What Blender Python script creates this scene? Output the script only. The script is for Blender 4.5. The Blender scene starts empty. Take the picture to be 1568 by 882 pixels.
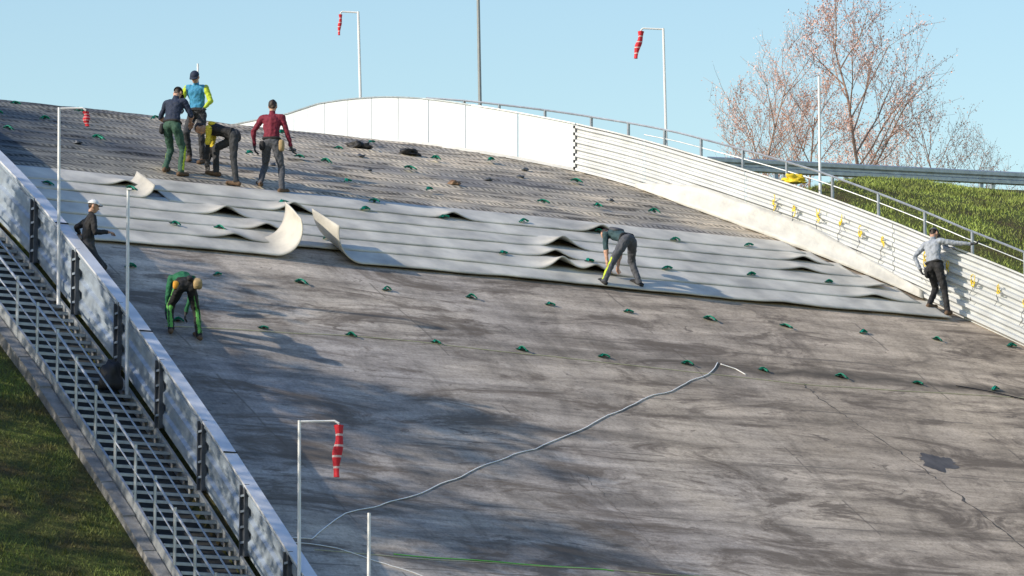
import bpy, bmesh, math, random
import numpy as np
from mathutils import Vector, Matrix, noise, Quaternion
random.seed(7); rng=np.random.default_rng(7)
sc=bpy.context.scene
# ------------------------------------------------------------------ frame of the hill
P0=Vector((0.987,98.914,14.662))
A=math.radians(30)
XU=Vector((math.cos(A),math.sin(A),0)); XW=Vector((-math.sin(A),math.cos(A),0))
ws=np.arange(-60,90,0.05)
tt=np.interp(ws,[-60,-6,2,16,20,80],[.7,.7,.65,.185,.11,.10])
hh=np.concatenate([[0],np.cumsum((tt[1:]+tt[:-1])/2*0.05)]); hh-=np.interp(0,ws,hh)
ZG=-1.7-P0.z
def h(w): return float(np.interp(w,ws,hh))
def P(u,w,z): return P0+XU*u+XW*w+Vector((0,0,z))
def S(u,w,dz=0): return P(u,w,h(w)+dz)
def uw(v):
    q=v-P0; return q.dot(XU),q.dot(XW)
RWt=[(-24,24),(-10,20),(-3,16),(1.8,12.4),(3,11.5),(4,10.9),(5.8,9.8),(7.1,9.0),(8.4,8.3),(10.4,7.5),(11.3,7.1),(12.4,6.3),(13.4,5.6),(15,5.15),(17,5.15),(18.5,5.25),(20.6,5.4),(23.5,6.1),(35,7.5)]
def RW(w): return float(np.interp(w,[a for a,b in RWt],[b for a,b in RWt]))
def RH(w): return float(np.interp(w,[1.8,3,5.8,8,11],[1.5,1.42,1.3,1.2,1.1]))
def LWu(w): return float(np.interp(w,[-24,-10,-6,-2,2,6,30],[-11.6,-10.85,-10.55,-10.35,-10.3,-10.4,-10.6]))
# ------------------------------------------------------------------ materials
def nodes(name):
    m=bpy.data.materials.new(name); m.use_nodes=True
    return m,m.node_tree.nodes,m.node_tree.links,m.node_tree.nodes['Principled BSDF']
def mat(name,c,rough=.7,v=.15,scale=6,bump=.1,metal=0,c2=None,spec=.4,bscale=None,trans=0):
    m,N,L,b=nodes(name)
    tc=N.new('ShaderNodeTexCoord'); n=N.new('ShaderNodeTexNoise'); n.inputs['Scale'].default_value=scale; n.inputs['Detail'].default_value=6
    L.new(tc.outputs['Object'],n.inputs['Vector'])
    r=N.new('ShaderNodeValToRGB'); L.new(n.outputs['Fac'],r.inputs['Fac'])
    r.color_ramp.elements[0].position=.3; r.color_ramp.elements[1].position=.7
    ca=[x*(1-v) for x in c]; cb=[min(1,x*(1+v)) for x in (c2 or c)]
    r.color_ramp.elements[0].color=(*ca,1); r.color_ramp.elements[1].color=(*cb,1)
    L.new(r.outputs['Color'],b.inputs['Base Color'])
    b.inputs['Roughness'].default_value=rough; b.inputs['Metallic'].default_value=metal
    b.inputs['Specular IOR Level'].default_value=spec
    if bump:
        n2=N.new('ShaderNodeTexNoise'); n2.inputs['Scale'].default_value=bscale or scale*4; n2.inputs['Detail'].default_value=4
        L.new(tc.outputs['Object'],n2.inputs['Vector'])
        bp=N.new('ShaderNodeBump'); bp.inputs['Strength'].default_value=bump; bp.inputs['Distance'].default_value=.03
        L.new(n2.outputs['Fac'],bp.inputs['Height']); L.new(bp.outputs['Normal'],b.inputs['Normal'])
    return m
def uvnoise(N,L,sx,sy,detail=6,rough=.55,dist=0,off=0):
    tc=N.new('ShaderNodeTexCoord'); mp=N.new('ShaderNodeMapping'); L.new(tc.outputs['UV'],mp.inputs['Vector'])
    mp.inputs['Scale'].default_value=(sx,sy,1); mp.inputs['Location'].default_value=(off,off*.7,0)
    n=N.new('ShaderNodeTexNoise'); n.inputs['Scale'].default_value=1; n.inputs['Detail'].default_value=detail
    n.inputs['Roughness'].default_value=rough; n.inputs['Distortion'].default_value=dist
    L.new(mp.outputs['Vector'],n.inputs['Vector']); return n.outputs['Fac']
def ramp(N,L,fac,stops):
    r=N.new('ShaderNodeValToRGB'); L.new(fac,r.inputs['Fac'])
    e=r.color_ramp.elements
    while len(e)<len(stops): e.new(.5)
    for i,(p,c) in enumerate(stops):
        e[i].position=p; e[i].color=(*c,1) if isinstance(c,tuple) else (c,c,c,1)
    return r.outputs['Color']
def mix(N,L,a,b,fac,mode='MIX'):
    m=N.new('ShaderNodeMix'); m.data_type='RGBA'; m.blend_type=mode
    for s,v in ((m.inputs[6],a),(m.inputs[7],b),(m.inputs[0],fac)):
        if isinstance(v,(int,float)): s.default_value=v if s==m.inputs[0] else (v,v,v,1)
        elif isinstance(v,tuple): s.default_value=(*v,1)
        else: L.new(v,s)
    return m.outputs[2]
def math_(N,L,op,a,b=None,c=None):
    m=N.new('ShaderNodeMath'); m.operation=op
    for i,v in enumerate((a,b,c)):
        if v is None: continue
        if isinstance(v,(int,float)): m.inputs[i].default_value=v
        else: L.new(v,m.inputs[i])
    return m.outputs[0]
def concrete_mat():
    m,N,L,b=nodes('weathered_concrete')
    tc=N.new('ShaderNodeTexCoord'); sp=N.new('ShaderNodeSeparateXYZ'); L.new(tc.outputs['UV'],sp.inputs[0])
    big=uvnoise(N,L,.16,.22,4,.6,.4)
    c=ramp(N,L,big,[(.34,(.30,.275,.265)),(.5,(.375,.335,.30)),(.66,(.49,.42,.345))])
    sun_warm=ramp(N,L,math_(N,L,'DIVIDE',math_(N,L,'ADD',math_(N,L,'ADD',sp.outputs[0],math_(N,L,'MULTIPLY',uvnoise(N,L,.3,.5,5,.6,.5,41),8.0)),2.0),12.0),[(0,0.0),(1,.65)])
    c=mix(N,L,c,(.46,.365,.265),sun_warm)  # warm sunlight painted into the concrete colour, stronger towards the right
    st=uvnoise(N,L,.30,3.0,7,.65,.5,3.1)
    c=mix(N,L,c,ramp(N,L,st,[(.3,.45),(.5,1.0),(.68,1.5)]),.85,'MULTIPLY')
    dn=uvnoise(N,L,1.1,.5,6,.6,.8,8.7)
    c=mix(N,L,c,ramp(N,L,dn,[(.32,.62),(.48,1.0),(.7,1.15)]),.8,'MULTIPLY')
    fine=uvnoise(N,L,16,22,5,.7,0,1.7)
    c=mix(N,L,c,ramp(N,L,fine,[(.3,.66),(.5,1.0),(.75,1.34)]),.7,'MULTIPLY')
    spk=uvnoise(N,L,5,7,4,.75,0,21)
    c=mix(N,L,c,ramp(N,L,spk,[(.3,.60),(.5,1.0),(.62,1.0),(.74,1.5)]),.65,'MULTIPLY')
    wob=uvnoise(N,L,.8,.8,3,.5,0,5)
    def slab(val,size,off): return math_(N,L,'FLOOR',math_(N,L,'DIVIDE',math_(N,L,'ADD',val,off),size))
    us=math_(N,L,'ADD',sp.outputs[0],math_(N,L,'MULTIPLY',sp.outputs[1],.10))
    cb=N.new('ShaderNodeCombineXYZ'); L.new(slab(us,5.8,101.6),cb.inputs[0]); L.new(slab(sp.outputs[1],4.2,100.35),cb.inputs[1])
    wn=N.new('ShaderNodeTexWhiteNoise'); wn.noise_dimensions='2D'; L.new(cb.outputs[0],wn.inputs['Vector'])
    c=mix(N,L,c,ramp(N,L,wn.outputs['Value'],[(0,.78),(1,1.14)]),.85,'MULTIPLY')
    wv=math_(N,L,'ADD',sp.outputs[1],math_(N,L,'MULTIPLY',wob,.10))
    fr=math_(N,L,'PINGPONG',math_(N,L,'ADD',wv,100.35),1.05)
    line=math_(N,L,'LESS_THAN',fr,.022)
    uv_=math_(N,L,'ADD',us,math_(N,L,'MULTIPLY',wob,.25))
    fr2=math_(N,L,'PINGPONG',math_(N,L,'ADD',uv_,101.5),2.9)
    line2=math_(N,L,'LESS_THAN',fr2,.022)
    brk=math_(N,L,'GREATER_THAN',uvnoise(N,L,.5,.9,3,.5,0,9),.5)
    ln=math_(N,L,'MULTIPLY',math_(N,L,'MAXIMUM',line,line2),brk)
    c=mix(N,L,c,(.15,.13,.11),math_(N,L,'MULTIPLY',ln,.6))
    al=uvnoise(N,L,.30,1.1,8,.74,1.2,14)
    c=mix(N,L,c,(.13,.105,.085),ramp(N,L,al,[(.50,0.0),(.60,.8)]))
    al2=uvnoise(N,L,.9,3.2,6,.7,1.5,54)
    c=mix(N,L,c,(.12,.10,.085),ramp(N,L,al2,[(.62,0.0),(.66,.7)]))
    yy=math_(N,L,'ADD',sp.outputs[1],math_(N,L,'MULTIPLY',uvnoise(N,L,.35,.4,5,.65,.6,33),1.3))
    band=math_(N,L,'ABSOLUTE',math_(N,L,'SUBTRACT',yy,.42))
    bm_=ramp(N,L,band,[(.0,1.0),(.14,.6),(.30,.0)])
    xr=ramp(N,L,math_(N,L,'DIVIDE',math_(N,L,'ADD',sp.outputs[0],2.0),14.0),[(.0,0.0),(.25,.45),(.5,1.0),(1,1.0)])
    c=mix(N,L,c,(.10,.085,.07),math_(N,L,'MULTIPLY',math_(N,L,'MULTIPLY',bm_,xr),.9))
    L.new(c,b.inputs['Base Color']); b.inputs['Roughness'].default_value=.9; b.inputs['Specular IOR Level'].default_value=.15
    bp=N.new('ShaderNodeBump'); bp.inputs['Strength'].default_value=.45; bp.inputs['Distance'].default_value=.02
    L.new(mix(N,L,fine,st,.5),bp.inputs['Height']); L.new(bp.outputs['Normal'],b.inputs['Normal'])
    return m
def oldmat_mat():
    m,N,L,b=nodes('worn_netting_mat')
    tc=N.new('ShaderNodeTexCoord'); sp=N.new('ShaderNodeSeparateXYZ'); L.new(tc.outputs['UV'],sp.inputs[0])
    wob=uvnoise(N,L,.9,1.4,4,.6,0,2)
    wob2=uvnoise(N,L,.35,.5,4,.6,0,6)
    x=math_(N,L,'ADD',sp.outputs[0],math_(N,L,'MULTIPLY',wob,.35))
    x=math_(N,L,'ADD',x,math_(N,L,'MULTIPLY',sp.outputs[1],.75))
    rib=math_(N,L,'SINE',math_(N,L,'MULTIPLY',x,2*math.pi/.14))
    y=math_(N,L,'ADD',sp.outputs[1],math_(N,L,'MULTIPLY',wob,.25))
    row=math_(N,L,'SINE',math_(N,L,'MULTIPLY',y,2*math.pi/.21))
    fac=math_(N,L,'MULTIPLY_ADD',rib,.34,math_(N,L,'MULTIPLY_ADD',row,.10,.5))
    base=ramp(N,L,wob2,[(.38,(.24,.225,.21)),(.5,(.42,.37,.30)),(.62,(.66,.55,.41))])
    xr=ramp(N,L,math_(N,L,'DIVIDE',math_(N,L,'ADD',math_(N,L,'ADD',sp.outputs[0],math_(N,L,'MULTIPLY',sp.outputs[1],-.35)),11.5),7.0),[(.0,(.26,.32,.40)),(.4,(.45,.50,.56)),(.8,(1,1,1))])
    base=mix(N,L,base,xr,1.0,'MULTIPLY')  # blue-grey tree shade painted into the mat colour on the left
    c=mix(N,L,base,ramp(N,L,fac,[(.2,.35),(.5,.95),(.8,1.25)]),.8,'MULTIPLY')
    sp2=uvnoise(N,L,.7,5,6,.7,.8,11)
    c=mix(N,L,c,ramp(N,L,sp2,[(.38,.28),(.5,1.0),(.66,1.3)]),.9,'MULTIPLY')
    L.new(c,b.inputs['Base Color']); b.inputs['Roughness'].default_value=.7; b.inputs['Specular IOR Level'].default_value=.25
    bp=N.new('ShaderNodeBump'); bp.inputs['Strength'].default_value=.35; bp.inputs['Distance'].default_value=.02
    L.new(fac,bp.inputs['Height']); L.new(bp.outputs['Normal'],b.inputs['Normal'])
    return m
def grass_mat(name,ca,cb,cc):
    m,N,L,b=nodes(name)
    tc=N.new('ShaderNodeTexCoord')
    def ns(s,d=6,r=.6):
        n=N.new('ShaderNodeTexNoise'); n.inputs['Scale'].default_value=s; n.inputs['Detail'].default_value=d; n.inputs['Roughness'].default_value=r
        L.new(tc.outputs['Object'],n.inputs['Vector']); return n.outputs['Fac']
    c=ramp(N,L,ns(.9),[(.3,ca),(.5,cb),(.7,cc)])
    f=ns(14,5,.7); c=mix(N,L,c,ramp(N,L,f,[(.3,.45),(.5,1.0),(.7,1.5)]),.8,'MULTIPLY')
    L.new(c,b.inputs['Base Color']); b.inputs['Roughness'].default_value=.9; b.inputs['Specular IOR Level'].default_value=.15
    bp=N.new('ShaderNodeBump'); bp.inputs['Strength'].default_value=.8; bp.inputs['Distance'].default_value=.08
    L.new(f,bp.inputs['Height']); L.new(bp.outputs['Normal'],b.inputs['Normal'])
    return m
M={}
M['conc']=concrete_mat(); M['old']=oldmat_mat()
M['ground']=grass_mat('ground_grass',(.10,.07,.04),(.085,.09,.03),(.12,.14,.035))
M['blade']=mat('grass_blades',(.14,.10,.05),.8,.3,.9,0,c2=(.12,.17,.035))
M['bladeR']=mat('grass_blades_lush',(.15,.17,.04),.7,.25,.9,0,c2=(.30,.38,.08))
M['mat']=mat('jump_mat_plastic',(.42,.405,.365),.55,.14,1.3,.2,c2=(.60,.57,.50),bscale=12,spec=.3)
M['board']=mat('white_board',(.58,.62,.67),.35,.07,1.2,.02,spec=.4)
M['white']=mat('white_sheet_metal',(.54,.56,.58),.40,.12,2.5,.05)
M['skirt']=mat('white_pvc_sheet',(.56,.55,.52),.5,.14,3,.3)
M['galv']=mat('galvanized_steel',(.42,.45,.48),.42,.18,7,.05,metal=.55)
M['panel']=mat('barrier_panel_steel',(.34,.40,.47),.5,.2,5,.05,metal=.4)
M['galvdk']=mat('dark_steel',(.10,.11,.13),.5,.2,6,.05,metal=.4)
M['alu']=mat('aluminium_cap',(.66,.68,.72),.4,.10,3,.03,metal=.2)
M['tread']=mat('stair_grating',(.20,.26,.34),.5,.2,8,.1,metal=.4)
M['pole']=mat('pole_paint',(.74,.75,.76),.45,.08,4,.0)
M['poledk']=mat('grey_pole',(.25,.27,.28),.5,.1,4,.0)
M['red']=mat('windsock_red',(.55,.02,.035),.7,.15,9,.1)
M['wht']=mat('windsock_white',(.62,.45,.45),.7,.08,9,.1)
M['green']=mat('green_strap',(.0,.26,.18),.6,.3,20,.1)
M['rope']=mat('white_rope',(.86,.86,.86),.8,.05,30,.0)
M['cordg']=mat('green_cord',(.20,.65,.10),.7,.1,30,0)
M['cordy']=mat('pale_cord',(.58,.57,.34),.8,.1,30,0)
M['wet']=mat('wet_concrete',(.10,.09,.08),.55,.3,5,.1)
M['crack']=mat('crack_filler',(.10,.09,.08),.9,.3,20,0)
M['yellow']=mat('yellow_tape',(.80,.60,.04),.6,.15,12,.1)
M['black']=mat('black_rubber',(.02,.02,.022),.6,.3,10,.2)
M['bark']=mat('bark',(.13,.10,.08),.9,.3,12,.3)
M['twig']=mat('twig_bark',(.34,.24,.20),.9,.25,10,0)
M['bud']=mat('spring_buds',(.66,.34,.28),.8,.3,4,0,c2=(.78,.50,.40))
M['leaf']=mat('tree_leaves',(.07,.11,.02),.7,.4,2,0,c2=(.11,.16,.03))
M['conc2']=mat('kerb_concrete',(.20,.20,.20),.9,.3,5,.4)
M['underdk']=mat('stair_dark_underlay',(.055,.06,.065),.9,.3,5,.3)  # near-black, stands in for the shade below the stair treads
M['asph']=mat('asphalt_road',(.05,.05,.052),.9,.2,20,.2)
# ------------------------------------------------------------------ mesh helpers
def mkobj(name,verts,faces,mats,midx=None,uvs=None,smooth=False,parent=None):
    me=bpy.data.meshes.new(name); me.from_pydata([tuple(v) for v in verts],[],faces)
    for m in mats: me.materials.append(m)
    if midx is not None: me.polygons.foreach_set('material_index',midx)
    if uvs is not None:
        ul=me.uv_layers.new(name='UVMap'); li=np.zeros(len(me.loops),dtype=np.int32); me.loops.foreach_get('vertex_index',li)
        ul.data.foreach_set('uv',np.asarray(uvs,dtype=np.float32)[li].ravel())
    if smooth: me.polygons.foreach_set('use_smooth',[True]*len(me.polygons))
    me.update()
    o=bpy.data.objects.new(name,me); sc.collection.objects.link(o)
    if parent: o.parent=parent
    return o
class MB:
    def __init__(s): s.v=[];s.f=[];s.m=[]
    def add(s,v,f,m=0):
        o=len(s.v); s.v+=[Vector(q) for q in v]; s.f+=[tuple(i+o for i in q) for q in f]; s.m+=[m]*len(f)
    def box(s,c,ax,ay,az,m=0):
        v=[c+ax*i+ay*j+az*k for i in(-1,1) for j in(-1,1) for k in(-1,1)]
        s.add(v,[(0,1,3,2),(4,6,7,5),(0,4,5,1),(2,3,7,6),(0,2,6,4),(1,5,7,3)],m)
    def tube(s,pts,r,n=6,m=0,r2=None):
        pts=[Vector(p) for p in pts]; K=len(pts); v=[];f=[]
        for i,p in enumerate(pts):
            d=(pts[min(i+1,K-1)]-pts[max(i-1,0)])
            if d.length<1e-9: d=Vector((0,0,1))
            d.normalize(); a=d.cross(Vector((0,0,1)))
            if a.length<1e-3: a=d.cross(Vector((0,1,0)))
            a.normalize(); b=d.cross(a); rr=r if r2 is None else r+(r2-r)*i/(K-1)
            for k in range(n):
                t=2*math.pi*k/n; v.append(p+a*math.cos(t)*rr+b*math.sin(t)*rr)
        for i in range(K-1):
            for k in range(n):
                f.append((i*n+k,i*n+(k+1)%n,(i+1)*n+(k+1)%n,(i+1)*n+k))
        f.append(tuple(range(n-1,-1,-1))); f.append(tuple((K-1)*n+k for k in range(n)))
        s.add(v,f,m)
    def sweep(s,path,sec,m=0,closed=False,hf=lambda u,w:1.0,zf=None):
        zf=zf or (lambda u,w:h(w)); K=len(path); n=len(sec); v=[];f=[]
        for i,(u,w) in enumerate(path):
            a=path[max(i-1,0)];b=path[min(i+1,K-1)]
            du,dw=b[0]-a[0],b[1]-a[1]; l=math.hypot(du,dw); nu,nw=-dw/l,du/l
            for (q,z) in sec: v.append(P(u+nu*q,w+nw*q,zf(u,w)+z*hf(u,w)))
        for i in range(K-1):
            for k in range(n if closed else n-1):
                f.append((i*n+k,i*n+(k+1)%n,(i+1)*n+(k+1)%n,(i+1)*n+k))
        if closed: f.append(tuple(range(n-1,-1,-1))); f.append(tuple((K-1)*n+k for k in range(n)))
        s.add(v,f,m)
    def obj(s,name,mats,smooth=False,parent=None):
        return mkobj(name,s.v,s.f,mats,s.m,smooth=smooth,parent=parent)
def sheet(name,rows,mats,smooth=True,parent=None,zfn=None,solid=0):
    ni=len(rows);nj=len(rows[0]); v=[];uv=[];f=[]
    for r in rows:
        for (u,w,z) in r: v.append(P(u,w,z)); uv.append((u,w))
    for i in range(ni-1):
        for j in range(nj-1): f.append((i*nj+j,i*nj+j+1,(i+1)*nj+j+1,(i+1)*nj+j))
    o=mkobj(name,v,f,mats,uvs=uv,smooth=smooth,parent=parent)
    if solid:
        md=o.modifiers.new('t','SOLIDIFY'); md.thickness=solid; md.offset=0
    return o
def N3(x,y,z=0): return noise.noise(Vector((x,y,z)))
# ------------------------------------------------------------------ ground (one sheet)
def plateau(u):
    return 6.85+.06*(min(u,34)-15.8) if u>15.8 else 6.85-.30*(15.8-max(u,10))
def zrail(u): return 6.93+.050*(u-13.07)
def G(u,w):
    b=max(h(min(w,75)),ZG)
    L=LWu(w) if w>-26 else -11.6; R=RW(w)
    if u<L-1.5: b-=.75+.04*min(-u+L-1.5,10)
    elif u<L: b-=.8
    elif u<R+.25: b-=.35
    else:
        q=min(1,(u-R-.25)/5.5); g=b-.4+q*.9
        g+=.10*N3(u*.5,w*.5)
        b=min(g,plateau(u)) if w>4 else g
    return max(b,ZG)
usx=sorted(set([-900,-500,-250,-120,-70,-50,-40,-33,-28,-24]+[round(x,3) for x in np.arange(-21,34,.3)]+[36,40,46,55,70,100,180,400,900]))
wsx=sorted(set([-900,-500,-300,-200,-150,-110,-80,-60,-45,-35,-30,-27]+[round(x,3) for x in np.arange(-25,28,.3)]+[30,34,40,48,60,75,100,150,250,500,900]))
sheet('ground',[[(u,w,G(u,w)) for w in wsx] for u in usx],[M['ground']])
# ------------------------------------------------------------------ concrete slope
ww=np.arange(-24,30,.4)
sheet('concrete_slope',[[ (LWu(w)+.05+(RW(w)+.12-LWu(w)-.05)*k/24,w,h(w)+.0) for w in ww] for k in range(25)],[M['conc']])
rows=[]
wr=np.arange(5.9,22,.06)
def oldz(u,w):
    s=.52; ww_=w+.06*N3(u*.7,w*.9,3); fr=((ww_-5.9)/s)%1
    return h(w)+.02+.045*(1-fr)**1.5*(.5+.8*abs(N3(u*.9,int((ww_-5.9)/s)*3.1)))+.008*N3(u*2,w*2)
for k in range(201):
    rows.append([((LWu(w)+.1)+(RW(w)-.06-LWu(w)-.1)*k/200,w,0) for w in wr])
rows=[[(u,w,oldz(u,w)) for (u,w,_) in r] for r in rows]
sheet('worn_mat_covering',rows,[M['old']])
# ------------------------------------------------------------------ new mat strips
W0=2.62; SW=.56
bumps={0:[(6.9,.03,.4)],1:[(-5.6,.12,.30),(1.9,.30,.30),(2.7,.2,.3),(9.6,.10,.4)],2:[(-4.6,.16,.28),(2.1,.18,.3),(10.2,.12,.4)],
       3:[(-5.2,.22,.28),(2.6,.26,.32),(8.5,.10,.4)],4:[(-3.4,.22,.3),(8.9,.14,.3)],5:[(-6.9,.14,.3),(.6,.16,.3),(4.2,.20,.3)]}
def strip(name,i,u0,u1,curl0=0,curl1=0,R=.45,skew=0):
    n=int((u1-u0)/.06)+1; nq=9; rows=[]
    sag=random.random()*9
    for a in range(n+1):
        s=u0+(u1-u0)*a/n; row=[]
        edge=.07*N3(s*.25,i*2.3+sag)+.018*N3(s*1.7,i*5.3+sag)
        for q in range(nq):
            t=q/(nq-1)
            w=W0+i*SW+edge+t*(SW+.22)
            z=.05+.022*(1-t)+.016*(1-t)*(.5+N3(s*.8,i*1.7))
            for (c,hg,sg) in bumps.get(i,[]):
                g=math.exp(-abs((s-c)/sg)**1.6); z+=hg*g*(1-t)**1.5
            z+=.005*N3(s*2.2,t*2,i)
            u=s+(skew*t if a==n else 0)
            for (cl,e,sg) in ((curl0,u0,-1),(curl1,u1,1)):
                if cl:
                    d=(s-(e-sg*cl))*sg
                    if d>0:
                        RR=R*(1+.18*t); th=d/RR; u=(e-sg*cl)+sg*RR*math.sin(th); z+=RR*(1-math.cos(th)); w+=.10*th*(t-.3)
            row.append((u,w,h(w)+z))
        rows.append(row)
    return sheet(name,rows,[M['mat']],solid=.022)
strip('jump_mat_strip',0,-9.7,-3.85,0,1.15,.58)
strip('jump_mat_strip',0,-4.1,11.15,1.1,0,.62,-.3)
strip('jump_mat_strip',1,-9.8,10.75,skew=-.3)
strip('jump_mat_strip',2,-9.6,10.35,skew=-.3)
strip('jump_mat_strip',3,-10.0,10.0,skew=-.3)
strip('jump_mat_strip',4,-9.8,-6.4,0,.5,.35)
strip('jump_mat_strip',4,-6.2,9.65,skew=-.3)
strip('jump_mat_strip',5,-10.1,9.3,skew=-.3)
# ------------------------------------------------------------------ right side walls
def wallpath(w0,w1,st=.2):
    n=max(1,int(abs(w1-w0)/st)); return [(RW(w0+(w1-w0)*i/n),w0+(w1-w0)*i/n) for i in range(n+1)]
mb=MB()
edges=[11.35]
x=11.35
while x<33:
    dx=1.15 if x<14 else 1.35
    edges.append(x+dx); x+=dx
for a,b in zip(edges[:-1],edges[1:]):
    mb.sweep(wallpath(a+.012,b-.012,.1),[(0.0,.02),(0.0,1.1),(-.02,1.1),(-.02,.02)],0,closed=True)
mb.sweep(wallpath(11.35,33,.3),[(.0,1.102),(.03,1.102),(.03,1.13),(-.05,1.13),(-.05,1.102)],1,closed=True)
mb.sweep(wallpath(11.35,33,.3),[(.0,.0),(.09,.025),(.02,.10),(.0,.10)],2,closed=True)
for e in edges: 
    u=RW(e); mb.box(P(u+.06,e,h(e)+.5),XU*.03,XW*.03,Vector((0,0,.55)),1)
mb.obj('white_board_wall',[M['board'],M['galv'],M['skirt']])
mb=MB()
def ribsec(z0,z1,n,amp):
    s=[]
    for i in range(n):
        a=z0+(z1-z0)*i/n; d=(z1-z0)/n
        s+=[(0,a),(0,a+d*.30),(amp,a+d*.48),(amp,a+d*.82),(0,a+d)]
    out=[]
    for q in s:
        if not out or abs(out[-1][1]-q[1])>1e-6 or abs(out[-1][0]-q[0])>1e-6: out.append(q)
    return out
HF=lambda u,w:RH(w)
for wa,wb in ((-9,-5.5),(-5.49,-2.2),(-2.19,1.2),(1.21,4.2),(4.21,7.2),(7.21,9.6),(9.61,11.32)):
    mb.sweep(wallpath(wa,wb,.25),ribsec(-.03,1.0,7,.085),0,hf=HF)
mb.sweep(wallpath(-9,11.3,.25),[(.09,1.0),(.09,1.03),(-.05,1.03),(-.05,1.0)],0,closed=True,hf=HF)
for wz in np.arange(-8.7,11.3,1.5):
    u=RW(wz)+.06; H=RH(wz); mb.box(P(u,wz,h(wz)+H/2-.1),XU*.03,XW*.03,Vector((0,0,H/2+.05)),1)
for k in range(7):
    z=.10+k*.157; mb.box(P(RW(11.34)-.045,11.33,h(11.33)+z),XU*.035,XW*.012,Vector((0,0,.03)),2)
mb.box(P(RW(11.34)-.01,11.335,h(11.33)+.56),XU*.012,XW*.01,Vector((0,0,.54)),2)
mb.obj('corrugated_metal_wall',[M['white'],M['galv'],M['black']])
n=70; rows=[]
for i in range(n+1):
    w=3.6+(9.8-3.6)*i/n; u=RW(w); f=min(1,(9.8-w)/1.5,(w-3.6)/2.4+.03)
    r=[]
    for j in range(7):
        t=j/6; lean=(.18*f+.02)*(1-t)**1.4+.10; z=t*.40*RH(w)*(.2+.8*f)
        r.append((u-lean*.83+.02*N3(w*2,t*2),w-lean*.5+.02*N3(w*3,t,4),h(w-lean*.5*(1-t))+.05+z+.02*N3(w*1.2,5)*t))
    rows.append(r)
sheet('white_foot_sheet',rows,[M['skirt']],solid=.015)
mb=MB()
def hr(w): return RH(w)+float(np.interp(w,[6,9,13,15],[.46,.36,.12,.04]))
pth=[(RW(w)+.28,w) for w in np.arange(-6,15.5,.3)]
mb.tube([P(u,w,h(w)+hr(w)) for u,w in pth],.026,6)
mb.tube([P(u,w,h(w)+hr(w)-.2) for u,w in pth if w<10],.014,5)
for w in np.arange(-5.5,14.8,.93):
    u=RW(w)+.28; mb.box(P(u,w,h(w)+hr(w)/2),XU*.022,XW*.03,Vector((0,0,hr(w)/2)),0)
mb.obj('pipe_handrail',[M['galv']])
mb=MB(); 
for w in [6.55,6.15,5.65,5.2,4.8,4.35,3.5,3.05,2.6,2.15,1.7]:
    H=RH(w); z=H*.66+random.uniform(-.06,.06); u=RW(w)-.12; c=P(u,w-.02,h(w)+z)
    for k in range(8):
        a=random.uniform(0,6.28); r=random.uniform(.02,.075); oo=Vector((0,0,random.uniform(-.11,.11)))
        pts=[c+oo+XW*r*math.cos(a+t*.7)+Vector((0,0,1))*r*1.4*math.sin(a+t*.7)-XU*.006*t for t in range(4)]
        mb.tube(pts,.010,5,0)
    pts=[c+Vector((0,0,-.05*t))+XW*(.04*math.sin(t*1.3+w*5)+.012*t)-XU*.004*t for t in range(10)]
    mb.tube(pts,.0065,4,1)
mb.obj('yellow_tie_bundles',[M['yellow'],M['black']])
def blob(name,c,sx,sy,sz,mats,seed=0,amp=.35,sub=3):
    bm=bmesh.new(); bmesh.ops.create_icosphere(bm,subdivisions=sub,radius=1)
    for v in bm.verts:
        n=1+amp*noise.noise(v.co*1.7+Vector((seed,0,0)))+amp*.5*noise.noise(v.co*4+Vector((seed,5,0)))
        q=v.co*n; v.co=c+Vector((q.x*sx,q.y*sy,max(q.z,-.5)*sz))
    me=bpy.data.meshes.new(name); bm.to_mesh(me); bm.free()
    for m in mats: me.materials.append(m)
    for p in me.polygons: p.use_smooth=True
    o=bpy.data.objects.new(name,me); sc.collection.objects.link(o); return o
w=6.35; blob('yellow_jacket',P(RW(w)+.15,w,h(w)+RH(w)+.1),.26,.12,.11,[M['yellow']],3,.9,4)
# ------------------------------------------------------------------ left wall, stair, railing
mb=MB()
def lp(w0,w1,st=.4,off=0):
    n=int((w1-w0)/st); return [(LWu(w0+(w1-w0)*i/n)+off,w0+(w1-w0)*i/n) for i in range(n+1)]
mb.sweep(lp(-20,20),[(-.12,.97),(.13,.97),(.13,1.015),(-.12,1.015)],0,closed=True)
sec=[(0,-.28),(0,-.2),(.06,-.15),(.06,.02),(0,.07),(0,.2),(.06,.25),(.06,.42),(0,.47),(0,.6),(.06,.65),(.06,.8),(0,.85),(0,.95)]
mb.sweep(lp(-20,20),sec,1)
mb.sweep(lp(-20,20),[(-.06,-.28),(-.06,.95)],1)
mb.sweep(lp(-20,20),[(.02,.88),(.09,.88),(.09,.95),(.02,.95)],1,closed=True)
for w in np.arange(-19,20,1.92):
    w+=.05; u=LWu(w)
    for dw in (-.09,.09):
        mb.box(P(u-.09,w+dw,h(w)+.33),XU*.045,XW*.012,Vector((0,0,.62)),2)
    mb.box(P(u-.06,w,h(w)+.33),XU*.02,XW*.085,Vector((0,0,.62)),2)
    for k in range(4):
        mb.box(P(u-.11,w,h(w)-.05+k*.27),XU*.015,XW*.09,Vector((0,0,.02)),1)
for w in np.arange(-19,20,3.84):
    u=LWu(w+.9); mb.box(P(u,w+.9,h(w+.9)+1.02),XU*.13,XW*.02,Vector((0,0,.012)),3)
mb.obj('side_barrier_wall',[M['alu'],M['panel'],M['galvdk'],M['black']])
mb=MB()
for w in np.arange(-20,20,.26):
    u=LWu(w)-.8; z=h(w)-.42
    mb.box(P(u,w,z),XU*.66,XW*.075,Vector((0,0,.014)),0)
    mb.box(P(u,w-.075,z-.02),XU*.66,XW*.008,Vector((0,0,.026)),1)
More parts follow.
